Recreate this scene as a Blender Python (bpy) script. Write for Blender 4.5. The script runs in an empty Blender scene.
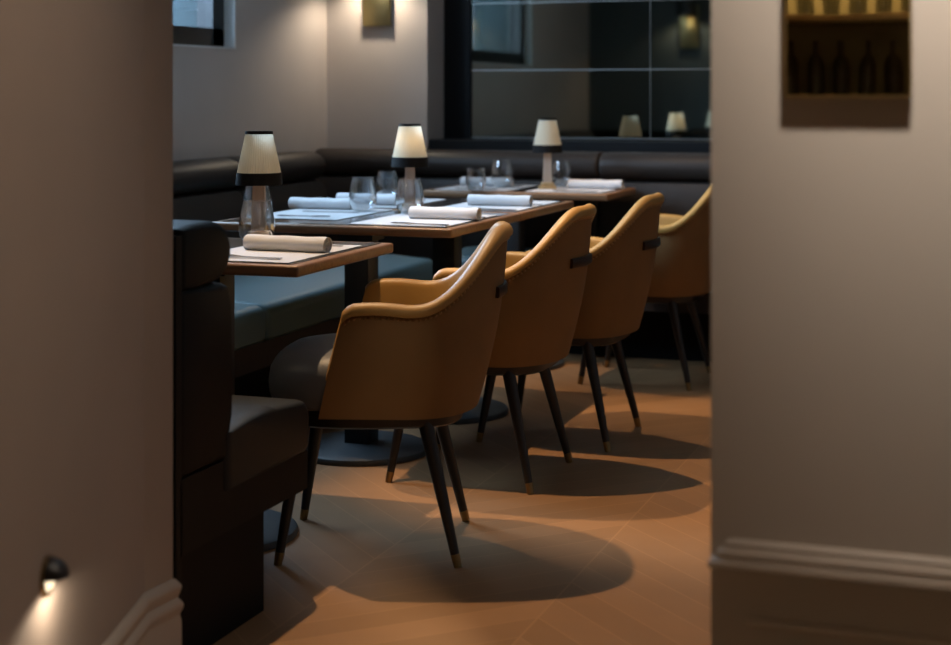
import bpy, bmesh, math, random
from mathutils import Vector, Matrix
random.seed(7)
SC = bpy.context.scene
COL = SC.collection
PI = math.pi

# ------------------------------------------------------------------ materials
def new_mat(name):
    m = bpy.data.materials.new(name); m.use_nodes = True
    nt = m.node_tree
    b = nt.nodes['Principled BSDF']
    return m, nt, b

def noise_bump(nt, b, scale, strength, dist=0.002, detail=4):
    tc = nt.nodes.new('ShaderNodeTexCoord')
    n = nt.nodes.new('ShaderNodeTexNoise'); n.inputs['Scale'].default_value = scale; n.inputs['Detail'].default_value = detail
    bp = nt.nodes.new('ShaderNodeBump'); bp.inputs['Strength'].default_value = strength; bp.inputs['Distance'].default_value = dist
    nt.links.new(tc.outputs['Object'], n.inputs['Vector'])
    nt.links.new(n.outputs['Fac'], bp.inputs['Height'])
    nt.links.new(bp.outputs['Normal'], b.inputs['Normal'])
    return tc, n

def simple(name, col, rough=.5, metal=0, bump=None, vary=0.0, coat=0, vscale=6, spec=None):
    m, nt, b = new_mat(name)
    b.inputs['Base Color'].default_value = (*col, 1)
    b.inputs['Roughness'].default_value = rough
    b.inputs['Metallic'].default_value = metal
    if coat: b.inputs['Coat Weight'].default_value = coat; b.inputs['Coat Roughness'].default_value = .12
    if spec is not None: b.inputs['Specular IOR Level'].default_value = spec
    if bump: noise_bump(nt, b, *bump)
    if vary:
        tc = nt.nodes.new('ShaderNodeTexCoord')
        n = nt.nodes.new('ShaderNodeTexNoise'); n.inputs['Scale'].default_value = vscale; n.inputs['Detail'].default_value = 5
        r = nt.nodes.new('ShaderNodeValToRGB')
        r.color_ramp.elements[0].position = .3; r.color_ramp.elements[1].position = .7
        r.color_ramp.elements[0].color = (*[c*(1-vary) for c in col], 1)
        r.color_ramp.elements[1].color = (*[min(1, c*(1+vary)) for c in col], 1)
        nt.links.new(tc.outputs['Object'], n.inputs['Vector'])
        nt.links.new(n.outputs['Fac'], r.inputs['Fac'])
        nt.links.new(r.outputs['Color'], b.inputs['Base Color'])
    return m

def wood(name, c1, c2, rough, scale=(3, 40, 40), coat=0):
    m, nt, b = new_mat(name)
    tc = nt.nodes.new('ShaderNodeTexCoord'); mp = nt.nodes.new('ShaderNodeMapping')
    mp.inputs['Scale'].default_value = scale
    n = nt.nodes.new('ShaderNodeTexNoise'); n.inputs['Scale'].default_value = 2; n.inputs['Detail'].default_value = 6
    r = nt.nodes.new('ShaderNodeValToRGB')
    r.color_ramp.elements[0].position = .3; r.color_ramp.elements[0].color = (*c1, 1)
    r.color_ramp.elements[1].position = .7; r.color_ramp.elements[1].color = (*c2, 1)
    nt.links.new(tc.outputs['Object'], mp.inputs['Vector']); nt.links.new(mp.outputs['Vector'], n.inputs['Vector'])
    nt.links.new(n.outputs['Fac'], r.inputs['Fac']); nt.links.new(r.outputs['Color'], b.inputs['Base Color'])
    b.inputs['Roughness'].default_value = rough
    if coat: b.inputs['Coat Weight'].default_value = coat
    return m

M = {}
M['plaster_lit'] = simple('dining_plaster_lit', (.56, .49, .45), .8, bump=(90, .12, .002), vary=.05, vscale=2.5)  # taupe plaster made lighter, bounced daylight on the dining walls is in the colour
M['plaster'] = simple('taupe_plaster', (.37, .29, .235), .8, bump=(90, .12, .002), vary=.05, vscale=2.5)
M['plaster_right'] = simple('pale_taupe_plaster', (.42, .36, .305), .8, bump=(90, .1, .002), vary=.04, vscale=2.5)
M['moulding'] = simple('painted_moulding', (.46, .38, .31), .5)
M['ceiling'] = simple('ceiling_paint', (.5, .46, .42), .9)
M['dark_wall'] = simple('dark_paint', (.09, .085, .085), .7)
M['near_wall'] = simple('dark_teal_face', (.085, .105, .11), .7)  # dark teal sheet on the dining side of the doorway wall
M['reveal'] = simple('white_reveal', (.75, .76, .76), .6)
M['black_frame'] = simple('black_frame', (.012, .013, .014), .35)
M['black_gloss'] = simple('black_lacquer', (.008, .008, .009), .5, spec=.2)
M['leather_dark'] = simple('charcoal_leather', (.044, .033, .028), .46, bump=(220, .25, .0015), spec=.3)
M['leather_seat'] = simple('slate_seat_leather', (.12, .20, .225), .42, bump=(220, .25, .0015))
M['leather_seat_shaded'] = simple('seat_leather_shaded', (.016, .018, .020), .45, bump=(220, .25, .0015), spec=.3)  # seat leather darkened, the table's shadow on the near seat is in the colour
M['leather_shaded'] = simple('bench_leather_shaded', (.007, .0065, .0065), .5, bump=(220, .25, .0015), spec=.15)  # banquette leather darkened, deep shade on the near bench is in the colour
M['plinth'] = simple('plinth_black', (.007, .0065, .0065), .6, spec=.15)
M['tan'] = simple('tan_leather', (.43, .23, .055), .46, bump=(260, .2, .001), vary=.08, vscale=5)
M['tan_shaded'] = simple('tan_leather_shaded', (.235, .122, .038), .75, bump=(500, .3, .001), vary=.08, vscale=5)  # same tan leather as the lining, darkened for shade on the outside
M['taupe_seat'] = simple('taupe_leather', (.14, .14, .145), .45, bump=(260, .2, .001))
M['leg'] = simple('dark_wood_leg', (.016, .012, .010), .4, bump=(40, .1, .001))
M['brass'] = simple('brass', (.62, .45, .22), .28, 1, vary=.1, vscale=20)
M['brass_dark'] = simple('aged_brass', (.30, .20, .09), .35, 1)
M['brass_plate'] = simple('brass_plate', (.50, .41, .20), .30, 1, bump=(9, .15, .004), vary=.1, vscale=9)
M['bronze'] = simple('bronze_handle', (.06, .03, .018), .4, .6)
M['stud'] = simple('nail_bronze', (.42, .25, .11), .3, 1)
M['steel'] = simple('cutlery_steel', (.55, .55, .56), .22, 1)
M['linen'] = simple('white_linen', (.68, .67, .68), .85, bump=(600, .25, .0008))
M['paper'] = simple('white_mat', (.58, .57, .58), .75, bump=(300, .1, .0005))
M['table_dark'] = simple('dark_tabletop', (.022, .017, .015), .13, coat=.3)
M['table_wood'] = wood('table_edge_wood', (.20, .10, .05), (.30, .155, .075), .38)
M['post'] = simple('black_metal', (.012, .012, .013), .45)
M['disc'] = simple('disc_base_metal', (.05, .055, .06), .5)
M['lamp_col'] = wood('lamp_column_wood', (.50, .36, .27), (.58, .43, .33), .5, (30, 30, 3))
M['lamp_base'] = wood('lamp_base_wood', (.42, .27, .12), (.52, .34, .16), .4, (20, 20, 20))
M['lamp_trim'] = simple('lamp_black_trim', (.006, .005, .005), .8, spec=.2)
M['sconce_black'] = simple('sconce_shade_black', (.012, .011, .011), .5)
M['ext'] = simple('exterior_render', (.24, .19, .205), .9)
M['ext_teal'] = simple('exterior_reveal_teal', (.018, .032, .037), .8)
M['bar_wood'] = wood('bar_dark_wood', (.03, .02, .015), (.05, .032, .022), .4)
M['bar_back'] = simple('bar_back_panel', (.22, .18, .09), .4, .3)

def glass_mat(name, tint, refl=1.0, ior=1.45):
    m = bpy.data.materials.new(name); m.use_nodes = True
    nt = m.node_tree; nt.nodes.clear()
    out = nt.nodes.new('ShaderNodeOutputMaterial')
    mix = nt.nodes.new('ShaderNodeMixShader'); tr = nt.nodes.new('ShaderNodeBsdfTransparent')
    gl = nt.nodes.new('ShaderNodeBsdfGlossy'); lw = nt.nodes.new('ShaderNodeLayerWeight')
    lw.inputs['Blend'].default_value = .5
    pw = nt.nodes.new('ShaderNodeMath'); pw.operation = 'POWER'; pw.inputs[1].default_value = 1.3
    fr = nt.nodes.new('ShaderNodeMath'); fr.operation = 'MULTIPLY_ADD'; fr.inputs[1].default_value = .9; fr.inputs[2].default_value = .055
    nt.links.new(lw.outputs['Facing'], pw.inputs[0]); nt.links.new(pw.outputs[0], fr.inputs[0])
    tr.inputs['Color'].default_value = (*tint, 1); gl.inputs['Roughness'].default_value = .02
    gl.inputs['Color'].default_value = (refl, refl, refl, 1)
    nt.links.new(fr.outputs[0], mix.inputs['Fac']); nt.links.new(tr.outputs[0], mix.inputs[1]); nt.links.new(gl.outputs[0], mix.inputs[2])
    nt.links.new(mix.outputs[0], out.inputs['Surface'])
    return m
M['glass'] = glass_mat('drinking_glass', (.93, .94, .95), 1, 1.5)
M['pane'] = glass_mat('window_glass', (.95, .97, .97), .6, 1.4)

def mirror_mat():
    m, nt, b = new_mat('smoked_mirror')
    b.inputs['Base Color'].default_value = (.39, .41, .36, 1)
    b.inputs['Metallic'].default_value = 1; b.inputs['Roughness'].default_value = .03
    return m
M['mirror'] = mirror_mat()
M['strip'] = simple('mirror_strip', (.5, .5, .48), .35, 1)
m, nt, b = new_mat('antique_mirror_plate')
b.inputs['Base Color'].default_value = (.60, .50, .33, 1); b.inputs['Metallic'].default_value = 1; b.inputs['Roughness'].default_value = .025
noise_bump(nt, b, 9, .03, .004, 1)
M['antique'] = m

def shade_mat(name, col, trans):
    m = bpy.data.materials.new(name); m.use_nodes = True
    nt = m.node_tree; nt.nodes.clear()
    out = nt.nodes.new('ShaderNodeOutputMaterial'); mix = nt.nodes.new('ShaderNodeMixShader')
    d = nt.nodes.new('ShaderNodeBsdfDiffuse'); t = nt.nodes.new('ShaderNodeBsdfTranslucent')
    d.inputs['Color'].default_value = (*col, 1); t.inputs['Color'].default_value = (*col, 1)
    mix.inputs['Fac'].default_value = trans
    nt.links.new(d.outputs[0], mix.inputs[1]); nt.links.new(t.outputs[0], mix.inputs[2]); nt.links.new(mix.outputs[0], out.inputs['Surface'])
    return m
M['shade'] = shade_mat('pleated_shade', (.88, .78, .61), .5)

def emit_mat(name, col, s):
    m = bpy.data.materials.new(name); m.use_nodes = True
    nt = m.node_tree; nt.nodes.clear()
    out = nt.nodes.new('ShaderNodeOutputMaterial'); e = nt.nodes.new('ShaderNodeEmission')
    e.inputs['Color'].default_value = (*col, 1); e.inputs['Strength'].default_value = s
    nt.links.new(e.outputs[0], out.inputs['Surface'])
    return m
M['lens'] = emit_mat('glowing_lens', (1, .80, .52), 1.6)
M['bulb'] = emit_mat('glowing_bulb', (1, .68, .36), 6)

def floor_mat():
    m, nt, b = new_mat('chevron_oak')
    N = nt.nodes.new; L = nt.links.new
    tc = N('ShaderNodeTexCoord'); sp = N('ShaderNodeSeparateXYZ'); L(tc.outputs['Object'], sp.inputs[0])
    def mth(op, a, bb=None, c=None):
        n = N('ShaderNodeMath'); n.operation = op
        for i, v in enumerate((a, bb, c)):
            if v is None: continue
            if isinstance(v, (int, float)): n.inputs[i].default_value = v
            else: L(v, n.inputs[i])
        return n.outputs[0]
    W = .52
    ux = mth('DIVIDE', sp.outputs['X'], W)
    colid = mth('FLOOR', ux)
    tri = mth('PINGPONG', sp.outputs['X'], W)          # chevron fold
    v = mth('ADD', sp.outputs['Y'], tri)
    pv = mth('DIVIDE', v, .135)
    rowid = mth('FLOOR', pv)
    f = mth('FRACT', pv)
    edge = mth('MINIMUM', f, mth('SUBTRACT', 1, f))
    fx = mth('FRACT', ux); edgex = mth('MULTIPLY', mth('MINIMUM', fx, mth('SUBTRACT', 1, fx)), W/.135)
    em = mth('MINIMUM', edge, edgex)
    groove = N('ShaderNodeMapRange'); groove.inputs['From Min'].default_value = .0; groove.inputs['From Max'].default_value = .03
    L(em, groove.inputs['Value'])
    cb = N('ShaderNodeCombineXYZ'); L(colid, cb.inputs[0]); L(rowid, cb.inputs[1])
    wn = N('ShaderNodeTexWhiteNoise'); L(cb.outputs[0], wn.inputs['Vector'])
    ns = N('ShaderNodeTexNoise'); ns.inputs['Scale'].default_value = 9; ns.inputs['Detail'].default_value = 6; L(tc.outputs['Object'], ns.inputs['Vector'])
    fac = mth('ADD', mth('MULTIPLY', wn.outputs['Value'], .55), mth('MULTIPLY', ns.outputs['Fac'], .45))
    r = N('ShaderNodeValToRGB')
    r.color_ramp.elements[0].position = .15; r.color_ramp.elements[0].color = (.31, .165, .075, 1)
    r.color_ramp.elements[1].position = .85; r.color_ramp.elements[1].color = (.40, .215, .102, 1)
    L(fac, r.inputs['Fac'])
    mx = N('ShaderNodeMix'); mx.data_type = 'RGBA'
    mx.inputs[6].default_value = (.45, .245, .115, 1); L(r.outputs['Color'], mx.inputs[7]); L(groove.outputs[0], mx.inputs[0])
    L(mx.outputs[2], b.inputs['Base Color'])
    b.inputs['Roughness'].default_value = .5
    b.inputs['Specular IOR Level'].default_value = .35
    return m
M['floor'] = floor_mat()

# ------------------------------------------------------------------ mesh helpers
def obj(name, bm, mat, parent=None, smooth=True, label=None):
    me = bpy.data.meshes.new(name)
    bmesh.ops.recalc_face_normals(bm, faces=bm.faces)
    if smooth:
        for f in bm.faces: f.smooth = True
        for e in bm.edges:
            if len(e.link_faces) == 2 and e.calc_face_angle(0) > math.radians(38): e.smooth = False
    bm.to_mesh(me); bm.free()
    o = bpy.data.objects.new(name, me); COL.objects.link(o)
    if mat is not None: me.materials.append(mat)
    if parent is not None: o.parent = parent
    if label: o['label'] = label
    return o

def box(bm, lo, hi, bev=0, seg=2):
    r = bmesh.ops.create_cube(bm, size=1)
    vs = r['verts']
    for v in vs:
        v.co = Vector([(lo[i] + hi[i])/2 + v.co[i]*(hi[i]-lo[i]) for i in range(3)])
    if bev:
        es = list({e for v in vs for e in v.link_edges})
        bmesh.ops.bevel(bm, geom=es, offset=bev, segments=seg, profile=.5, affect='EDGES')
    return bm

def B(lo, hi, bev=0, seg=2):
    return box(bmesh.new(), lo, hi, bev, seg)

def rings(bm, rs, cap0=True, cap1=True, closed=True):
    R = [[bm.verts.new(p) for p in r] for r in rs]
    n = len(R[0])
    for a, b in zip(R, R[1:]):
        for i in range(n if closed else n-1):
            j = (i+1) % n
            bm.faces.new((a[i], a[j], b[j], b[i]))
    if closed and cap0: bm.faces.new(R[0])
    if closed and cap1: bm.faces.new(R[-1])
    return R

def lathe(bm, prof, seg=32, c=(0, 0, 0), cap0=True, cap1=True):
    rs = []
    for r, z in prof:
        rs.append([(c[0]+r*math.cos(2*PI*i/seg), c[1]+r*math.sin(2*PI*i/seg), c[2]+z) for i in range(seg)])
    return rings(bm, rs, cap0, cap1)

def tube(bm, p0, p1, r0, r1, seg=14):
    p0 = Vector(p0); p1 = Vector(p1); d = (p1-p0).normalized()
    x = d.orthogonal().normalized(); y = d.cross(x)
    rings(bm, [[p+(x*math.cos(2*PI*i/seg)+y*math.sin(2*PI*i/seg))*r for i in range(seg)] for p, r in ((p0, r0), (p1, r1))])

def prism(bm, pts, z0, z1):
    rings(bm, [[(x, y, z0) for x, y in pts], [(x, y, z1) for x, y in pts]])
    return bm

def profile_run(bm, prof, t0, t1, place, soft=.025):
    """extrude closed 2D profile between t0 and t1 with softly rounded ends; place(u,v,t)->xyz"""
    cx = sum(p[0] for p in prof)/len(prof); cy = sum(p[1] for p in prof)/len(prof)
    def inset(k):
        out = []
        for x, y in prof:
            d = math.hypot(x-cx, y-cy); s = max(0, (d-k)/d) if d > 1e-6 else 1
            out.append((cx+(x-cx)*s, cy+(y-cy)*s))
        return out
    seq = [(t0, soft*.9), (t0+soft*.08, soft*.5), (t0+soft*.4, soft*.15), (t0+soft, 0), (t1-soft, 0), (t1-soft*.4, soft*.15), (t1-soft*.08, soft*.5), (t1, soft*.9)]
    rings(bm, [[place(u, v, t) for u, v in inset(k)] for t, k in seq])

def sweep(bm, prof, path, closed_prof=True):
    """sweep (out,z) profile along a plan path of 2D points, outward = right of travel, mitred"""
    n = len(path); rs = []
    for i in range(n):
        p = Vector(path[i])
        def nrm(a, b):
            d = (Vector(b)-Vector(a)).normalized(); return Vector((d.y, -d.x))
        if i == 0: m = nrm(path[0], path[1])
        elif i == n-1: m = nrm(path[-2], path[-1])
        else:
            a = nrm(path[i-1], path[i]); c = nrm(path[i], path[i+1])
            m = (a+c)/(1+a.dot(c))
        rs.append([(p.x+m.x*o, p.y+m.y*o, z) for o, z in prof])
    rings(bm, rs)

def thing(name, label, cat, loc=(0, 0, 0), rz=0, group=None):
    o = bpy.data.objects.new(name, None); COL.objects.link(o)
    o.empty_display_size = .1
    o.location = loc; o.rotation_euler = (0, 0, rz)
    o['label'] = label; o['category'] = cat
    if group: o['group'] = group
    return o

def tag(o, label, cat, group=None, loc=None, rz=None):
    o['label'] = label; o['category'] = cat
    if group: o['group'] = group
    if loc is not None: o.location = loc
    if rz is not None: o.rotation_euler = (0, 0, rz)
    return o

def struct(name, bm, mat, smooth=False, parent=None):
    o = obj(name, bm, mat, parent, smooth)
    if parent is None: o['kind'] = 'structure'
    return o

def dup(root, loc, rz, label, group=None):
    r = root.copy(); COL.objects.link(r); r.location = loc; r.rotation_euler = (0, 0, rz); r['label'] = label
    if group: r['group'] = group
    for ch in list(root.children):
        c = ch.copy(); COL.objects.link(c); c.parent = r
        for g in list(ch.children):
            d = g.copy(); COL.objects.link(d); d.parent = c
    return r

# ------------------------------------------------------------------ the setting
H = 2.8
XL = -3.37           # left wall plane
YB = 7.55            # mirror plane
YP = 7.30            # pillar front
struct('floor', B((-3.9, -3.1, -.08), (2.8, 7.95, 0)), M['floor'])
struct('ceiling', B((-3.9, -3.1, H), (2.8, 7.95, H+.1)), M['ceiling'])

# left wall with window hole: WY0..WY1, WZ0..WZ1
WY0, WY1, WZ0, WZ1 = 4.31, 6.32, 1.375, 2.62
bm = bmesh.new()
box(bm, (XL-.42, 2.75, 0), (XL, WY0, H)); box(bm, (XL-.42, WY1, 0), (XL, 7.95, H))
box(bm, (XL-.42, WY0, 0), (XL, WY1, WZ0)); box(bm, (XL-.42, WY0, WZ1), (XL, WY1, H))
struct('wall_left', bm, M['plaster_lit'])

# back wall with projecting pillar
bm = bmesh.new()
box(bm, (XL, YP, 0), (-2.825, 7.95, H)); box(bm, (-2.825, 7.58, 0), (2.8, 7.95, H))
struct('wall_back', bm, M['plaster_lit'])
struct('wall_far_right', B((2.6, -3.1, 0), (2.8, 7.95, H)), M['plaster'])
struct('wall_rear', B((-3.9, -3.3, 0), (2.8, -3.1, H)), M['dark_wall'])
struct('wall_side', B((-3.9, -3.1, 0), (-3.7, -.3, H)), M['dark_wall'])

C2 = (-1.605, 2.75); C1 = (-1.612, 2.655)
LA = (-1.077, .893); LB = (-1.0, -.3)
struct('wall_near', B((XL+.003, 2.7505, 0), (C2[0]-.012, 2.7595, H)), M['near_wall'])
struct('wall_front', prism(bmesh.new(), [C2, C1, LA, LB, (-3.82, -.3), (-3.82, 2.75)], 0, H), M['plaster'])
RX, RY = -.443, 2.30
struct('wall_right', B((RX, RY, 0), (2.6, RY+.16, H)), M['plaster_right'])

# baseboards
bp = [(0, 0), (.024, 0), (.024, .125), (.020, .135), (.020, .140), (.028, .150), (.030, .158), (.022, .166), (.014, .172), (.018, .180), (.024, .190), (.024, .196), (.014, .204), (.006, .210), (0, .210)]
bm = bmesh.new(); sweep(bm, [(o_*.5, z) for o_, z in bp], [LB, LA, C1, C2, (-1.72, 2.75)])
# travel from camera outwards: right side of travel is the room side
o = struct('baseboard_left', bm, M['moulding'], smooth=True)
# low moulded rail on the right wall, its end returned short of the wall edge
bpr = [(0, .484), (.030, .484), (.034, .488), (.032, .494), (.022, .497), (.020, .500), (.024, .503), (.022, .507), (.012, .510), (.010, .513), (.012, .516), (.008, .520), (0, .522)]
bm = bmesh.new(); sweep(bm, bpr, [(RX+.034, RY+.002), (RX+.034, RY), (2.6, RY)])
bb = struct('trim_1', bm, M['moulding'], smooth=True)
bm = bmesh.new(); sweep(bm, [(0, .395), (.008, .396), (.011, .402), (.008, .408), (0, .410)], [(RX+.062, RY+.001), (RX+.062, RY), (2.6, RY)])
obj('panel_moulding', bm, M['moulding'], bb)

# window
win = thing('window_1', '', 'window'); del win['label']; del win['category']; win['kind'] = 'structure'
fx0, fx1 = XL-.13, XL-.05
bm = bmesh.new(); fw = .115
box(bm, (fx0, WY0, WZ0), (fx1, WY0+fw, WZ1)); box(bm, (fx0, WY1-fw, WZ0), (fx1, WY1, WZ1))
box(bm, (fx0, WY0, WZ0), (fx1, WY1, WZ0+.09)); box(bm, (fx0, WY0, WZ1-fw), (fx1, WY1, WZ1))
box(bm, (fx0, 5.62, WZ0), (fx1, 5.70, WZ1))
obj('window_frame', bm, M['black_frame'], win, False)
obj('pane', B((XL-.095, WY0+.04, WZ0+.04), (XL-.088, WY1-.04, WZ1-.04)), M['pane'], win, False)
bm = bmesh.new()
box(bm, (fx1, WY0, WZ0), (XL+.003, WY0+.012, WZ1)); box(bm, (fx1, WY1-.012, WZ0), (XL+.003, WY1, WZ1))
box(bm, (fx1, WY0, WZ0), (XL+.003, WY1, WZ0+.008)); box(bm, (fx1, WY0, WZ1-.012), (XL+.003, WY1, WZ1))
obj('window_reveal', bm, M['reveal'], win, False)
bm = bmesh.new()
box(bm, (XL-.45, WY0-.02, WZ0), (fx0, WY0+.012, WZ1)); box(bm, (XL-.45, WY1-.012, WZ0), (fx0, WY1+.02, WZ1))
obj('outer_reveal', bm, M['ext_teal'], win, False)

# buildings across the yard, seen through the window and in the mirror
def house(label, y0, y1, face):
    t = thing('building', label, 'building', (-12, (y0+y1)/2, 0)); h = (y1-y0)/2
    obj('facade', B((-9, -h, -1), (8.5, h, 3.6)), M['ext'], t, False)
    for k in range(6):
        yy = face*h
        obj('window', B((-8+k*2.6, yy-.05, 1.2), (-7+k*2.6, yy+.05, 2.8)), M['ext_teal'], t, False)
house('pale lavender building seen through the window beside the back pillar', 15.5, 17.5, -1)
house('pale lavender building seen through the window as reflected in the smoked mirror', -9.5, -7.5, 1)
# ------------------------------------------------------------------ mirror wall
mir = thing('mirror_wall', 'smoked grid mirror in a black frame above the back banquette', 'mirror', (0, YB, 0))
cols = [-2.68, -1.752, -.824, .104, 1.032, 1.96]
rows = [.957, 1.295, 1.634, 1.973, 2.312]
for i in range(len(cols)-1):
    for j in range(len(rows)-1):
        bm = bmesh.new(); g = .0025
        box(bm, (cols[i]+g, -.004, rows[j]+g), (cols[i+1]-g, .012, rows[j+1]-g))
        obj('mirror_pane', bm, M['mirror'], mir, False)
bm = bmesh.new()
for z in rows: box(bm, (cols[0], -.0075, z-.0022), (cols[-1], .010, z+.0022))
obj('horizontal_strips', bm, M['strip'], mir, False)['kind'] = 'stuff'
bm = bmesh.new()
for x in cols[1:-1]: box(bm, (x-.0009, -.006, rows[0]), (x+.0009, .010, rows[-1]))
obj('vertical_strips', bm, M['strip'], mir, False)['kind'] = 'stuff'
bm = bmesh.new()
box(bm, (-2.822, -.02, .90), (cols[0], .028, 2.42)); box(bm, (cols[0], -.02, rows[-1]), (cols[-1]+.1, .028, 2.42))
box(bm, (cols[-1], -.02, .90), (cols[-1]+.1, .028, rows[-1]))
obj('frame', bm, M['black_gloss'], mir, False)
bm = bmesh.new(); box(bm, (-2.822, -.235, .1), (2.55, .026, .948), .004)
obj('ledge', bm, M['black_gloss'], mir, False)

# ------------------------------------------------------------------ banquettes
ST = .45; BT = .905
def roll_prof(sz=1):
    """(u,z): u = distance out from the wall"""
    pts = []
    for k in range(17):
        a = PI*1.0*(k/16) - PI*.5
        pts.append((.155+.085*math.cos(a)**1 if True else 0, .838+.067*math.sin(a)))
    return [(.02, .772), (.08, .768)] + pts + [(.08, .903), (.02, .898)]
def back_prof():
    return [(.02, ST-.06), (.21, ST-.06), (.238, ST+.02), (.246, .55), (.246, .66), (.238, .73), (.222, .765), (.19, .772), (.10, .774), (.02, .774)]
def seat_prof(d0, d1):
    r = .045; pts = [(d0, ST-.13), (d1-.02, ST-.13), (d1-.004, ST-.115)]
    for k in range(7):
        a = k/6*PI/2
        pts.append((d1-r+r*math.cos(a), ST-r+r*math.sin(a)))
    pts += [(d1-.2, ST+.014), ((d0+d1)/2, ST+.018), (d0+.1, ST+.010), (d0, ST)]
    return pts

def banquette(name, label, place, segs, seats, depth, t0, t1, plinth_in=.2, seat=None, body=None):
    lb = body or M['leather_dark']
    t = thing(name, label, 'banquette')
    for a, b in segs:
        bm = bmesh.new(); profile_run(bm, roll_prof(), a, b, place, .022); obj('head_roll', bm, lb, t)
    for a, b in segs:
        bm = bmesh.new(); profile_run(bm, back_prof(), a, b, place, .02); obj('back_cushion', bm, lb, t)
    for a, b in seats:
        bm = bmesh.new(); profile_run(bm, seat_prof(.2, depth), a, b, place, .03); obj('seat_cushion', bm, seat or M['leather_seat'], t)
    bm = bmesh.new()
    rings(bm, [[place(u, z, tt) for u, z in ((.02, .235), (depth-.012, .235), (depth-.012, ST-.125), (.2, ST-.125), (.2, ST-.06), (.02, ST-.06))] for tt in (t0, t1)])
    obj('apron', bm, lb, t, False)
    bm = bmesh.new()
    rings(bm, [[place(u, z, tt) for u, z in ((.03, 0), (depth-plinth_in, 0), (depth-plinth_in, .235), (.03, .235))] for tt in (t0+.02, t1-.02)])
    obj('plinth', bm, M['plinth'], t, False)
    bm = bmesh.new()
    rings(bm, [[place(u, z, tt) for u, z in ((0, .0), (.025, .0), (.025, .885), (.0, .885))] for tt in (t0, t1)])
    obj('back_board', bm, lb, t, False)
    return t
# near bench, back towards the doorway, faces +Y
NB = 2.79
banquette('banquette', 'dark leather banquette end beside the left doorway wall, its back to the doorway',
          lambda u, z, t: (t, NB+u, z), [(-2.5, -1.62)], [(-2.49, -1.615)], .625, -3.36, -1.622, seat=M['leather_seat_shaded'], body=M['leather_shaded'])
# left bench faces +X
banquette('banquette', 'long dark leather banquette along the side wall under the window',
          lambda u, z, t: (XL+.005+u, t, z), [(3.45, 4.31), (4.312, 5.13), (5.132, 5.95), (5.952, 6.77)], [(3.43, 4.862), (4.866, 6.50)], .90, 3.43, 6.52)
# back bench faces -Y
banquette('banquette', 'dark leather banquette along the back wall below the smoked mirror',
          lambda u, z, t: (t, 7.297-u, z), [(XL+.02, -1.889), (-1.886, -.65), (-.647, .6), (.603, 1.85)], [(-2.48, -1.2), (-1.197, .1), (.103, 1.85)], .64, XL+.01, 1.86)

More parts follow.
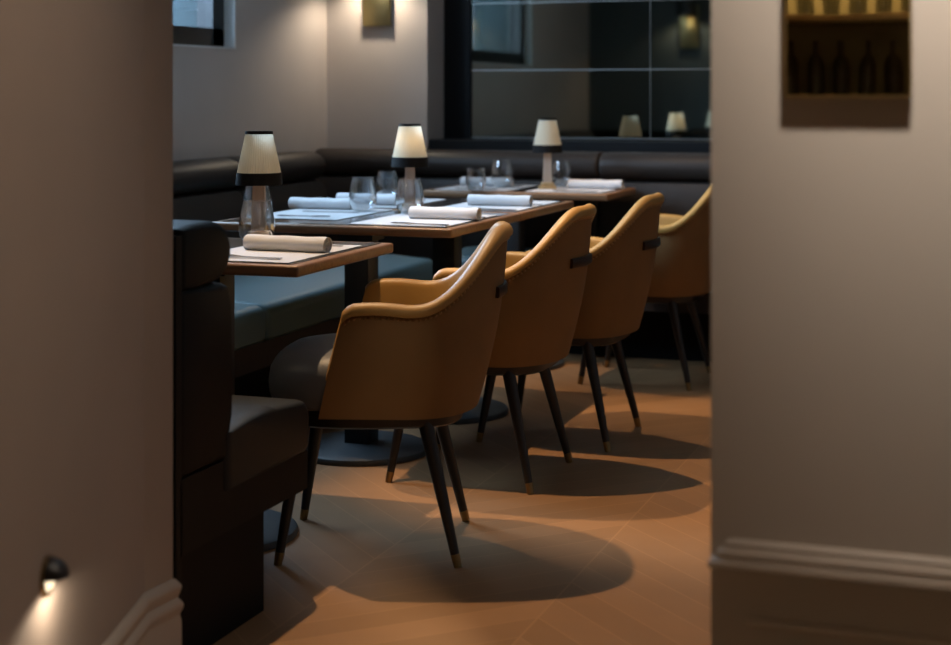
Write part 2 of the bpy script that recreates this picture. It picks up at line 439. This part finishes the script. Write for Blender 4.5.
# ------------------------------------------------------------------ dining chairs
def make_chair(label):
    t = thing('dining_chair', label, 'chair', group='tan tub chairs in a row along the tables')
    hw, xs, xb = .268, .10, .345       # half width, where the back curve starts, back extreme at the top edge
    zb = .369
    NS, NC = 12, 46
    path = []                          # (frac type, plan pos at top, plan normal, ztop)
    x_front = -.058
    def sm(v): v = max(0, min(1, v)); return v*v*(3-2*v)
    seq = []
    for i in range(NS): seq.append(('s', -1, i/NS))
    for i in range(NC+1): seq.append(('c', 0, -PI/2+PI*i/NC))
    for i in range(NS): seq.append(('s', 1, 1-(i+1)/NS))
    def station(k):
        ty, sd, v = seq[k]
        if ty == 's':
            x = x_front+(xs-x_front)*v; y = sd*hw; nx, ny = 0, sd; ph = 0
            zt = .640+.006*math.sin(v*PI)
            if v < .18: zt -= .016*(1-v/.18)**2
            back = 0
        else:
            x = xs+(xb-xs)*math.cos(v)**.92 if math.cos(v) > 0 else xs
            y = hw*math.sin(v); nx, ny = math.cos(v)*1.05, math.sin(v); L = math.hypot(nx, ny); nx /= L; ny /= L
            ph = math.cos(v)
            q = (PI/2-abs(v))/(PI/2)
            zt = .640+.181*sm((q-.05)/.78)
            back = ph
        fr = (x-x_front)/(xb-x_front)
        return x, y, nx, ny, zt, back, fr
    n = len(seq)
    def outer(k, s):
        """s: 0 bottom .. 1 top"""
        x, y, nx, ny, zt, back, fr = station(k)
        bulge = .010*math.sin(PI*min(1, s*1.05))
        # front edge slants forwards towards the bottom, back leans
        if back > 0: dx = -.048*(1-s)*back
        else: dx = 0
        dx += -.062*(1-s)*(1-fr)**2
        inw = .030*(1-s)**1.6
        return Vector((x+dx+nx*(bulge-inw), y+ny*(bulge-inw), zb+(zt-zb)*s))
    TH = .040
    # outer shell (skin)
    bm = bmesh.new(); rr = []
    for k in range(n):
        pts = [outer(k, s/9) for s in range(10)]
        x, y, nx, ny, zt, back, fr = station(k)
        off = Vector((-nx*.012, -ny*.012, 0))
        rr.append(pts+[p+off for p in reversed(pts)])
    rings(bm, rr)
    obj('outer_shell', bm, M['tan_shaded'], t)
    # inner padding with rolled rim
    bm = bmesh.new(); rr = []
    for k in range(n):
        x, y, nx, ny, zt, back, fr = station(k)
        top = outer(k, 1); nn = Vector((nx, ny, 0))
        pts = []
        r = TH/2
        c = top - nn*(r-.010) + Vector((0, 0, -.006))
        for j in range(9):
            a = -PI*.12+PI*1.12*j/8
            pts.append(c+nn*math.cos(a)*(r+.002)+Vector((0, 0, math.sin(a)*(r+.001))))
        for s in (.80, .6, .4, .25, .15):
            p = outer(k, s)-nn*(TH+.006+.012*math.sin(PI*s))
            p.z = max(p.z, .46)+ (0 if s > .2 else -.03)
            pts.append(p)
        pp = outer(k, .15)-nn*.014; pp.z = .44
        pts.append(pp)
        p2 = outer(k, .6)-nn*.013; pts.append(p2)
        p3 = outer(k, .93)-nn*.013; pts.append(p3)
        rr.append(pts)
    rings(bm, rr)
    obj('inner_back_padding', bm, M['tan'], t, label='smooth tan leather lining and rolled rim')
    # nail heads
    bm = bmesh.new()
    poly = [outer(k, 1) for k in range(n)]
    nrm = [Vector((station(k)[2], station(k)[3], 0)) for k in range(n)]
    d = 0; step = .0135; nxt = .01
    for k in range(n-1):
        seg = (poly[k+1]-poly[k]).length
        while nxt < d+seg:
            f = (nxt-d)/seg
            p = poly[k].lerp(poly[k+1], f); q = nrm[k].lerp(nrm[k+1], f).normalized()
            r = bmesh.ops.create_icosphere(bm, subdivisions=1, radius=.0044, matrix=Matrix.Translation(p+q*.001+Vector((0, 0, -.0215))))
            nxt += step
        d += seg
    obj('nailhead_trim', bm, M['stud'], t)['kind'] = 'stuff'
    # seat cushion
    bm = bmesh.new(); rr = []
    def plan(s):
        out = []
        for i in range(40):
            a = 2*PI*i/40
            ca, sa = math.cos(a), math.sin(a)
            px = math.copysign(abs(ca)**.55, ca)*.265*s; py = math.copysign(abs(sa)**.55, sa)*.235*s
            py *= 1 + (.05 if px < 0 else -.04*(px/.265))
            out.append((px-.005, py))
        return out
    for z, s in ((.385, .90), (.392, .955), (.415, .99), (.445, 1.0), (.475, .985), (.497, .94), (.513, .84), (.523, .66), (.529, .4), (.531, .12)):
        rr.append([(x, y, z) for x, y in plan(s)])
    rings(bm, rr)
    obj('seat_cushion', bm, M['taupe_seat'], t, label='domed taupe leather seat cushion')
    bm = bmesh.new()
    rr = [[(x+.01, y, z) for x, y in plan(s)] for z, s in ((.336, .80), (.342, .84), (.386, .86))]
    rings(bm, rr); obj('seat_frame', bm, M['leg'], t)
    # pull handle on the back
    bm = bmesh.new()
    rr = []; sz = .80
    ks = [k for k in range(n) if seq[k][0] == 'c' and -.42 < seq[k][2] < .36]
    for k in ks:
        x, y, nx, ny, zt, back, fr = station(k); nn = Vector((nx, ny, 0))
        p = outer(k, .72); p = Vector((p.x, p.y, .668))
        rr.append([p+nn*a+Vector((0, 0, b)) for a, b in ((-.004, -.014), (.005, -.014), (.008, -.010), (.008, .010), (.005, .014), (-.004, .014))])
    rings(bm, rr)
    obj('pull_handle', bm, M['bronze'], t)
    for sx, sy in ((-1, -1), (-1, 1), (1, -1), (1, 1)):
        fx, tx = (-.225, -.17) if sx < 0 else (.224, .140)
        top = Vector((tx, sy*.165, .350)); foot = Vector((fx, sy*.212, 0))
        mid = foot.lerp(top, .09)
        bm = bmesh.new(); tube(bm, mid, top, .0115, .020, 16)
        lg = obj('leg', bm, M['leg'], t)
        bm = bmesh.new(); tube(bm, foot, mid, .0105, .0122, 16)
        obj('foot_cap', bm, M['brass_dark'], lg)
    return t
c1 = make_chair('tan tub chair nearest the doorway, at the table closest to the doorway wall')
c1.location = (-1.614, 3.805, 0); c1.rotation_euler = (0, 0, math.radians(17))
dup(c1, (-1.607, 4.62, 0), math.radians(0.5), 'tan tub chair second from the doorway, tucked at the first of the two joined tables')
dup(c1, (-1.530, 5.23, 0), 0, 'tan tub chair third from the doorway, tucked at the second of the two joined tables')
dup(c1, (-1.495, 6.37, 0), 0, 'tan tub chair partly behind the right-hand wall edge, at the table by the back banquette')

# ------------------------------------------------------------------ tables
def make_table(label, x0, x1, y0, y1, dy=0, dx=0):
    cx, cy = (x0+x1)/2, (y0+y1)/2
    t = thing('dining_table', label, 'table', (cx, cy, 0), group='dining tables with wooden edges')
    hx, hy = (x1-x0)/2, (y1-y0)/2
    bm = B((-hx, -hy, .718), (hx, hy, .747), .007, 3); obj('edging', bm, M['table_wood'], t, label='warm brown wooden edge')
    bm = B((-hx+.028, -hy+.028, .735), (hx-.028, hy-.028, .7485), .001, 1); obj('tabletop', bm, M['table_dark'], t, label='dark glossy tabletop')
    bm = B((dx-.043, dy-.043, .03), (dx+.043, dy+.043, .70), .003); obj('post', bm, M['post'], t)
    bm = B((dx-.06, -.05+dy, .695), (dx+.06, .05+dy, .72)); obj('mounting_plate', bm, M['post'], t)
    bm = bmesh.new(); lathe(bm, [(.02, .034), (.10, .030), (.213, .022), (.222, .018), (.226, .010), (.224, 0)], 64, (dx, dy, 0)); obj('base', bm, M['disc'], t, label='round dark metal disc base')
    return t
make_table('wood-edged table closest to the doorway, standing at the dark banquette end', -2.50, -1.715, 3.52, 4.17, -.12, .05)
t1 = bpy.data.objects['dining_table']; t1.rotation_euler = (0, 0, math.radians(1)); t1.location = (-2.105, 3.845, 0)
make_table('wood-edged table carrying the glowing lamp, first of the joined pair', -2.58, -1.72, 4.66, 5.367, -.25, .075)
make_table('wood-edged table joined to the far edge of the glowing lamp table', -2.58, -1.72, 5.373, 6.07, -.27, .12)
make_table('wood-edged table by the back banquette, below the smoked mirror', -2.55, -1.70, 6.52, 7.04, -.26)
TZ = .7487

# ------------------------------------------------------------------ table lamps
def make_lamp(label):
    t = thing('table_lamp', label, 'lamp', group='small table lamps with cream shades')
    bm = bmesh.new(); box(bm, (-.040, -.040, 0), (.040, .040, .014), .003); box(bm, (-.030, -.030, .014), (.030, .030, .030), .004)
    obj('base', bm, M['lamp_base'], t)
    bm = bmesh.new()
    rings(bm, [[(sx*w, sy*w, z) for sx, sy in ((-1, -1), (1, -1), (1, 1), (-1, 1))] for z, w in ((.030, .0205), (.166, .0160))])
    obj('column', bm, M['lamp_col'], t)
    bm = bmesh.new(); lathe(bm, [(.008, .165), (.011, .168), (.011, .174), (.005, .176), (.005, .215), (.014, .216), (.014, .235), (.004, .236)], 20)
    obj('lamp_holder', bm, M['brass'], t)
    # pleated shade
    def ring(r, z, amp, n=192):
        return [((r+amp*math.cos(48*2*PI*i/n))*math.cos(2*PI*i/n), (r+amp*math.cos(48*2*PI*i/n))*math.sin(2*PI*i/n), z) for i in range(n)]
    bm = bmesh.new(); rings(bm, [ring(.0628, .196, .0007), ring(.0385, .311, .0006)], False, False)
    obj('lamp_shade', bm, M['shade'], t, label='pleated cream fabric shade')
    bm = bmesh.new(); rings(bm, [[(r*math.cos(2*PI*i/48), r*math.sin(2*PI*i/48), z) for i in range(48)] for r, z in ((.0385, .309), (.0404, .309), (.0398, .317), (.0378, .317), (.0385, .309))], False, False)
    obj('top_trim', bm, M['lamp_trim'], t)
    bm = bmesh.new(); rings(bm, [[(r*math.cos(2*PI*i/48), r*math.sin(2*PI*i/48), z) for i in range(48)] for r, z in ((.0642, .198), (.0676, .163), (.0661, .163), (.0627, .198), (.0642, .198))], False, False)
    obj('bottom_band', bm, M['lamp_trim'], t, label='wide black fabric band around the shade')
    bm = bmesh.new(); lathe(bm, [(.004, .232), (.013, .240), (.0165, .256), (.013, .270), (.004, .278)], 16)
    obj('bulb', bm, M['glass'], t)
    return t
LP = [(-2.096, 4.075), (-2.11, 5.28), (-2.042, 6.77)]
l1 = make_lamp('cream shaded table lamp on the table closest to the doorway, behind a tumbler'); l1.location = (*LP[0], TZ); l1.rotation_euler = (0, 0, math.radians(19))
l2 = dup(l1, (*LP[1], TZ), math.radians(19), 'glowing cream table lamp standing on the joined tables')
l3 = dup(l1, (*LP[2], TZ), math.radians(19), 'unlit cream table lamp on the table below the smoked mirror')
for ch in l2.children:
    if ch.name.startswith('bulb'):
        ch.data = ch.data.copy(); ch.data.materials[0] = M['bulb']

# ------------------------------------------------------------------ place mats, napkins, cutlery
mats = [
 ('t1', -2.06, -1.755, 3.56, 4.04, 'white place mat on the table closest to the doorway'),
 ('2ar', -2.10, -1.76, 4.71, 5.22, 'white place mat on the chair side of the first joined table'),
 ('2al', -2.55, -2.20, 4.84, 5.335, 'white place mat on the banquette side of the first joined table'),
 ('2br', -2.08, -1.755, 5.46, 5.98, 'white place mat on the chair side of the second joined table'),
 ('2bl', -2.54, -2.22, 5.44, 5.95, 'white place mat on the banquette side of the second joined table'),
 ('3r', -2.08, -1.74, 6.55, 7.01, 'white place mat on the chair end of the table below the mirror'),
 ('3l', -2.50, -2.16, 6.55, 7.01, 'white place mat on the window end of the table below the mirror'),
]
for k, x0, x1, y0, y1, lab in mats:
    bm = B((-(x1-x0)/2, -(y1-y0)/2, 0), ((x1-x0)/2, (y1-y0)/2, .0018))
    tag(obj('place_mat', bm, M['paper'], None, False), lab, 'place mat', 'white place mats', ((x0+x1)/2, (y0+y1)/2, TZ), math.radians(1 if k == 't1' else 0))
MZ = TZ+.0019

def napkin_bm(L=.245, r=.0215):
    bm = bmesh.new(); n = 40
    prof = []
    # spiral roll outline: slightly flattened circle with an overlapping flap
    for i in range(n):
        a = 2*PI*i/n - PI*.6
        rr = r*(1+.10*(i/n))
        prof.append((rr*1.16*math.cos(a), rr*.92*math.sin(a)+r*.92))
    mz = min(p[1] for p in prof); prof = [(u, v-mz) for u, v in prof]
    rs = []
    for j in range(15):
        t = -L/2+L*j/14
        w = 1+.015*math.sin(j*1.7)+.02*math.sin(j*.6)
        rs.append([(t, u*w, v*(1+.02*math.sin(j*1.1))) for a_, (u, v) in enumerate(prof)])
    R = rings(bm, rs, False, False)
    # spiral ends
    for side, ring_ in ((-1, R[0]), (1, R[-1])):
        c = Vector((0, 0, 0))
        for v in ring_: c += v.co
        c /= len(ring_)
        prev = ring_
        for s, dx in ((.88, .001), (.82, .006), (.60, .004), (.54, .009), (.30, .005), (.24, .009)):
            cur = [bm.verts.new((v.co.x-side*dx, c.y+(v.co.y-c.y)*s, c.z+(v.co.z-c.z)*s)) for v in ring_]
            for i in range(len(cur)):
                j = (i+1) % len(cur); bm.faces.new((prev[i], prev[j], cur[j], cur[i]))
            prev = cur
        bm.faces.new(prev)
    return bm
n0 = obj('napkin', napkin_bm(), M['linen'])
naps = [
 (-1.885, 3.83, -3, 'rolled white napkin on the table closest to the doorway'),
 (-1.865, 4.985, 0, 'rolled white napkin on the chair side of the first joined table'),
 (-2.462, 5.285, 1, 'rolled white napkin on the banquette side of the first joined table'),
 (-1.895, 5.66, 2, 'rolled white napkin on the chair side of the second joined table'),
 (-2.405, 5.58, 0, 'rolled white napkin on the banquette side of the second joined table'),
 (-1.835, 6.83, 0, 'rolled white napkin to the right of the lamp below the mirror'),
 (-2.36, 6.86, 0, 'rolled white napkin to the left of the lamp below the mirror'),
]
for i, (x, y, r, lab) in enumerate(naps):
    o = n0 if i == 0 else n0.copy()
    if i: COL.objects.link(o)
    tag(o, lab, 'napkin', 'rolled white napkins', (x, y, MZ), math.radians(r))

def knife_bm():
    bm = bmesh.new()
    pr = [(-.105, .007), (-.10, .009), (-.04, .0075), (-.005, .006), (0, .009), (.05, .0105), (.09, .008), (.112, .002)]
    up = [(x, w) for x, w in pr]; dn = [(x, -w*.8) for x, w in reversed(pr)]
    rings(bm, [[(x, y, z) for x, y in up+dn] for z in (0, .0035)])
    return bm
def fork_bm():
    bm = bmesh.new()
    pr = [(-.10, .008), (-.09, .0095), (-.02, .004), (.02, .0045), (.035, .011), (.05, .0125)]
    up = pr; dn = [(x, -w) for x, w in reversed(pr)]
    rings(bm, [[(x, y, .0015+max(0, (x-.0))*.04+z) for x, y in up+dn] for z in (0, .003)])
    for k in range(4):
        y = -.0105+.007*k; box(bm, (.048, y-.0018, .0035), (.098, y+.0018, .0062))
    return bm
kn0 = obj('table_knife', knife_bm(), M['steel'], None, False); fk0 = obj('table_fork', fork_bm(), M['steel'], None, False)
places = [
 (-1.90, 3.83, 'on the place mat closest to the doorway'),
 (-1.86, 4.94, 'on the chair side of the first joined table'),
 (-2.36, 5.04, 'on the banquette side of the first joined table'),
 (-1.86, 5.60, 'on the chair side of the second joined table'),
 (-2.36, 5.62, 'on the banquette side of the second joined table'),
 (-1.86, 6.72, 'on the chair end of the table below the mirror'),
 (-2.32, 6.72, 'on the window end of the table below the mirror'),
]
for i, (x, y, w) in enumerate(places):
    side = 1 if x > -2.15 else -1
    k = kn0 if i == 0 else kn0.copy(); f = fk0 if i == 0 else fk0.copy()
    if i: COL.objects.link(k); COL.objects.link(f)
    rz = PI if side > 0 else 0
    dk, df = .155, -.145
    if i in (2,): dk, df = .10, -.12
    if i == 0: dk, df = .155, -.205
    if i in (1,): dk, df = .14, -.20
    if i in (5, 6): dk, df = .07 if i == 9 else .10, -.12
    if i in (5,): dk, df = .17-.04, -.14
    if i in (6,): dk, df = .20, -.12
    if i == 3: dk, df = .14, -.16
    if i == 4: dk, df = -.12, .20
    tag(k, 'steel table knife '+w, 'knife', 'table cutlery', (x, y+dk, MZ), rz+math.radians(2))
    tag(f, 'steel table fork '+w, 'fork', 'table cutlery', (x, y+df, MZ), rz-math.radians(3))

# ------------------------------------------------------------------ glasses
def glass_bm(h=.118, r=.049, rt=.036, rb=.026):
    bm = bmesh.new()
    out = [(rb*.6, 0), (rb, .001), (rb+.006, .006), (r*.90, h*.18), (r*.99, h*.32), (r, h*.42), (r*.965, h*.56), (r*.87, h*.78), (rt, h*.985), (rt-.0004, h)]
    inn = [(rt-.0012, h), (rt-.0016, h*.98), (r*.87-.0018, h*.78), (r*.965-.002, h*.56), (r-.0022, h*.42), (r*.99-.0025, h*.32), (r*.88-.003, h*.19), (rb+.001, .014), (rb*.5, .011), (.002, .0105)]
    lathe(bm, out+inn, 40, cap0=True, cap1=True)
    return bm
g0 = obj('stemless_glass', glass_bm(), M['glass'])
t0_ = obj('tumbler', glass_bm(.098, .046, .040, .030), M['glass'])
gls = [
 (g0, -2.037, 3.947, MZ, 'clear stemless wine glass in front of the lamp closest to the doorway', 1.05),
 (g0, -2.465, 4.90-.12, MZ, 'clear stemless wine glass behind the lamp closest to the doorway', 1.0),
 (g0, -2.275, 5.235, MZ, 'clear stemless glass standing by the banquette-side napkin of the first joined table', 1.04),
 (g0, -2.44, 5.86, TZ, 'clear stemless glass by the banquette-side napkin of the second joined table', .98),
 (g0, -2.065, 5.165, MZ, 'clear stemless glass in front of the lit lamp', 1.05),
 (t0_, -2.295, 6.452+.07, MZ, 'short clear tumbler on the near edge of the table below the mirror', 1.0),
 (g0, -2.26, 6.78, MZ, 'clear stemless glass left of the unlit lamp below the mirror', 1.07),
 (g0, -2.025, 6.94, MZ, 'clear stemless glass right behind the unlit lamp below the mirror', .98),
]
used = set()
for src, x, y, z, lab, s in gls:
    o = src if src.name not in used else src.copy()
    if src.name in used: COL.objects.link(o)
    used.add(src.name)
    tag(o, lab, 'glass', 'clear glasses on the tables', (x, y, z), 0); o.scale = (s, s, s)

# ------------------------------------------------------------------ wall lights
def make_sconce(label):
    t = thing('wall_sconce', label, 'wall light', group='brass and black wall sconces')
    bm = B((-.0725, .0, -.14), (.0725, .030, .20), .003); obj('back_plate', bm, M['brass_plate'], t)
    bm = bmesh.new()
    rr = []
    for r, z in ((.078, .11), (.083, .11), (.083, .27), (.078, .27), (.078, .11)):
        rr.append([(r*math.cos(2*PI*i/40), .122+r*math.sin(2*PI*i/40), z) for i in range(40)])
    rings(bm, rr, False, False); obj('shade', bm, M['sconce_black'], t)
    bm = B((-.012, .028, .17), (.012, .12, .19), .003); obj('arm', bm, M['brass_dark'], t)
    bm = bmesh.new(); lathe(bm, [(.006, .125), (.02, .13), (.022, .15), (.012, .172)], 16, (0, .122, 0)); obj('bulb', bm, M['bulb'], t)
    return t
s1 = make_sconce('brass plate wall sconce on the back pillar above the banquette corner')
s1.location = (-3.088, YP, 1.655); s1.rotation_euler = (0, 0, PI)
s2 = dup(s1, (-2.545, 2.7600, 1.68), 0, 'black shaded brass sconce on the doorway wall, seen reflected in the smoked mirror')

# eyelid step light on the left doorway wall
d = (Vector(C1)-Vector(LA)).normalized(); nrm = Vector((d.y, -d.x))
def on_left(dist_from_c1, z): p = Vector(C1)-d*dist_from_c1; return Vector((p.x, p.y, z))
stp = on_left(.60, .425)
st = thing('step_light', 'small round bronze step light glowing downwards on the left doorway wall', 'wall light', stp, math.atan2(d.y, d.x))
# local: x along wall, -y out of the wall
bm = bmesh.new(); rr = []
for r, y in ((.031, 0), (.031, -.005), (.027, -.007), (.026, -.004)):
    rr.append([(r*math.cos(2*PI*i/32), y, r*math.sin(2*PI*i/32)) for i in range(32)])
rings(bm, rr); obj('ring', bm, M['brass_dark'], st)
bm = bmesh.new(); rr = []
for k in range(9):
    a = PI/2*k/8
    rr.append([(.030*math.cos(a)*math.cos(PI*i/20-.05*0), -.034*math.sin(a)-.002, .030*math.cos(a)*math.sin(PI*i/20)) for i in range(21)])
# quarter dome hood
R = [[bm.verts.new(p) for p in r] for r in rr[:-1]]
tip = bm.verts.new((0, -.036, 0))
for a_, b_ in zip(R, R[1:]):
    for i in range(20): bm.faces.new((a_[i], a_[i+1], b_[i+1], b_[i]))
for i in range(20): bm.faces.new((R[-1][i], R[-1][i+1], tip))
ho = obj('hood', bm, M['leg'], st)
sd = ho.modifiers.new('solid', 'SOLIDIFY'); sd.thickness = .002
bm = bmesh.new(); rr = []
for r, y in ((.0235, -.005), (.020, -.009), (.012, -.012), (.002, -.013)):
    rr.append([(r*math.cos(2*PI*i/32), y, r*math.sin(2*PI*i/32)) for i in range(32)])
rings(bm, rr); obj('lens', bm, M['lens'], st)

# brass mirror plate on the right wall
pl = thing('wall_mirror', 'brass framed antiqued mirror plate on the right doorway wall', 'mirror', (-.2455, RY, 1.166))
bm = B((-.086, -.013, .003), (.086, -.009, .62)); obj('mirror_plate', bm, M['antique'], pl, False)
bm = bmesh.new()
box(bm, (-.0885, -.014, 0), (-.086, -.006, .623)); box(bm, (.086, -.014, 0), (.0885, -.006, .623)); box(bm, (-.0885, -.014, .62), (.0885, -.006, .623)); box(bm, (-.0885, -.014, 0), (.0885, -.006, .003))
obj('frame', bm, M['brass_dark'], pl, False)
bm = B((-.06, -.009, .03), (.06, 0, .59)); obj('backing', bm, M['plinth'], pl, False)

# back bar behind the viewer (seen in that mirror plate)
bar = thing('back_bar', 'dark wooden back bar with lit glass shelves, reflected in the brass mirror plate', 'bar', (-1.0, -2.75, 0))
obj('counter', B((-.95, -.25, 0), (.95, .20, 1.15), .004), M['bar_wood'], bar, False)
obj('back_panel', B((-.95, -.25, 1.15), (.95, -.22, 2.2)), M['bar_back'], bar, False)
obj('shelf', B((-.95, -.22, 1.505), (.95, .10, 1.535), .003), M['brass'], bar, False)
obj('side_panel', B((-.98, -.25, 0), (-.95, .20, 2.2)), M['bar_wood'], bar, False)
obj('side_panel', B((.95, -.25, 0), (.98, .20, 2.2)), M['bar_wood'], bar, False)
obj('cornice', B((-.98, -.25, 2.2), (.98, .20, 2.26), .004), M['bar_wood'], bar, False)
M['amber'] = simple('dark_bottle_glass', (.05, .042, .02), .08)
bm = bmesh.new(); lathe(bm, [(.034, 0), (.038, .004), (.038, .15), (.030, .18), (.013, .205), (.013, .265), (.004, .266)], 24)
b0 = obj('bottle', bm, M['amber'])
i = 0
for zz, yy, n in ((1.5365, -2.78, 11), (1.151, -2.72, 9)):
    for k in range(n):
        o = b0 if i == 0 else b0.copy()
        if i: COL.objects.link(o)
        i += 1
        tag(o, 'dark glass bottle in the rows on the back bar, seen in the brass mirror plate', 'bottle', 'bottles on the back bar', (-1.55+k*.115+(.05 if n == 9 else 0), yy, zz), 0)

# ------------------------------------------------------------------ lights
def spot(name, loc, aim, power, col, ang, blend=.5, size=.02):
    l = bpy.data.lights.new(name, 'SPOT'); l.energy = power; l.color = col
    l.spot_size = math.radians(ang); l.spot_blend = blend; l.shadow_soft_size = size
    o = bpy.data.objects.new(name, l); COL.objects.link(o); o.location = loc
    o.rotation_euler = (Vector(aim)-Vector(loc)).to_track_quat('-Z', 'Y').to_euler()
    return o
def point(name, loc, power, col, size=.02):
    l = bpy.data.lights.new(name, 'POINT'); l.energy = power; l.color = col; l.shadow_soft_size = size
    o = bpy.data.objects.new(name, l); COL.objects.link(o); o.location = loc; return o
WARM = (1, .66, .36)
spot('ceiling_spot', (-2.07, 4.08, 2.74), (-1.05, 3.78, 0), 155, WARM, 52, .6)
spot('ceiling_spot', (-2.15, 4.90, 2.74), (-1.05, 4.95, 0), 160, WARM, 48, .6)
spot('ceiling_spot', (-2.15, 6.30, 2.74), (-1.25, 6.20, 0), 90, WARM, 52, .6)
spot('ceiling_spot', (-1.1, 6.55, 2.74), (-1.2, 7.1, .85), 34, WARM, 80, .8)
# table lamp
point('lamp_light', (LP[1][0], LP[1][1], TZ+.255), 2.8, (1, .42, .12), .012)
# sconces
spot('sconce_light', (-3.088, YP-.122, 1.655+.10), (-3.088, YP-.10, 0), 9, (1, .86, .66), 150, .5, .03)
spot('sconce_light', (-2.545, 2.75+.122, 1.68+.10), (-2.545, 2.75+.10, 0), 4, (1, .80, .55), 150, .5, .03)
# step light
sp_ = Vector(stp)+Vector((nrm.x, nrm.y, 0))*.055+Vector((0, 0, -.012))
spot('step_glow', sp_, sp_+Vector((nrm.x*.05, nrm.y*.05, -1)), .9, (1, .86, .68), 172, .3, .008)
# doorway side: ceiling washer over the right wall, then an added spot
spot('lobby_wall_wash', (-.05, 1.82, 2.74), (-.05, 2.30, 2.14), 690, (1, .90, .79), 60, 1, .05)
spot('lobby_wall_wash', (-.2, 2.15, 2.74), (-1.35, 1.75, 1.2), 47, (1, .84, .68), 68, 1, .08)  # unseen, added to brighten the left wall
# bar shelf light
l = bpy.data.lights.new('bar_strip', 'AREA'); l.shape = 'RECTANGLE'; l.size = 1.7; l.size_y = .03; l.energy = 34; l.color = (1, .80, .52)
o = bpy.data.objects.new('bar_strip', l); COL.objects.link(o); o.location = (-1.0, -2.66, 2.05)
# window portal
l = bpy.data.lights.new('window_portal', 'AREA'); l.shape = 'RECTANGLE'; l.size = WZ1-WZ0; l.size_y = WY1-WY0
l.cycles.is_portal = True
o = bpy.data.objects.new('window_portal', l); COL.objects.link(o); o.location = (XL-.46, (WY0+WY1)/2, (WZ0+WZ1)/2); o.rotation_euler = (0, -PI/2, 0)

w = bpy.data.worlds.new('sky'); SC.world = w; w.use_nodes = True
nt = w.node_tree; bg = nt.nodes['Background']
bg.inputs['Color'].default_value = (.49, .72, 1, 1); bg.inputs['Strength'].default_value = 42.0

# ------------------------------------------------------------------ camera
cam = bpy.data.cameras.new('camera'); co = bpy.data.objects.new('camera', cam); COL.objects.link(co)
co.location = (0, 0, 1.17); co.rotation_euler = (PI/2, 0, math.radians(19.4))
cam.sensor_width = 36; cam.lens = 1576/951*36; cam.shift_y = -(322.5-95)/951
cam.clip_start = .05
cam.dof.use_dof = True; cam.dof.focus_distance = 4.35; cam.dof.aperture_fstop = 2.8
SC.camera = co
SC.view_settings.view_transform = 'Standard'; SC.view_settings.look = 'None'
SC.view_settings.exposure = .12; SC.view_settings.gamma = 1; SC.view_settings.use_curve_mapping = False
SC.cycles.use_denoising = True
SC.cycles.max_bounces = 10; SC.cycles.transparent_max_bounces = 24
SC.cycles.sample_clamp_indirect = 4
SC.cycles.caustics_reflective = False; SC.cycles.caustics_refractive = False
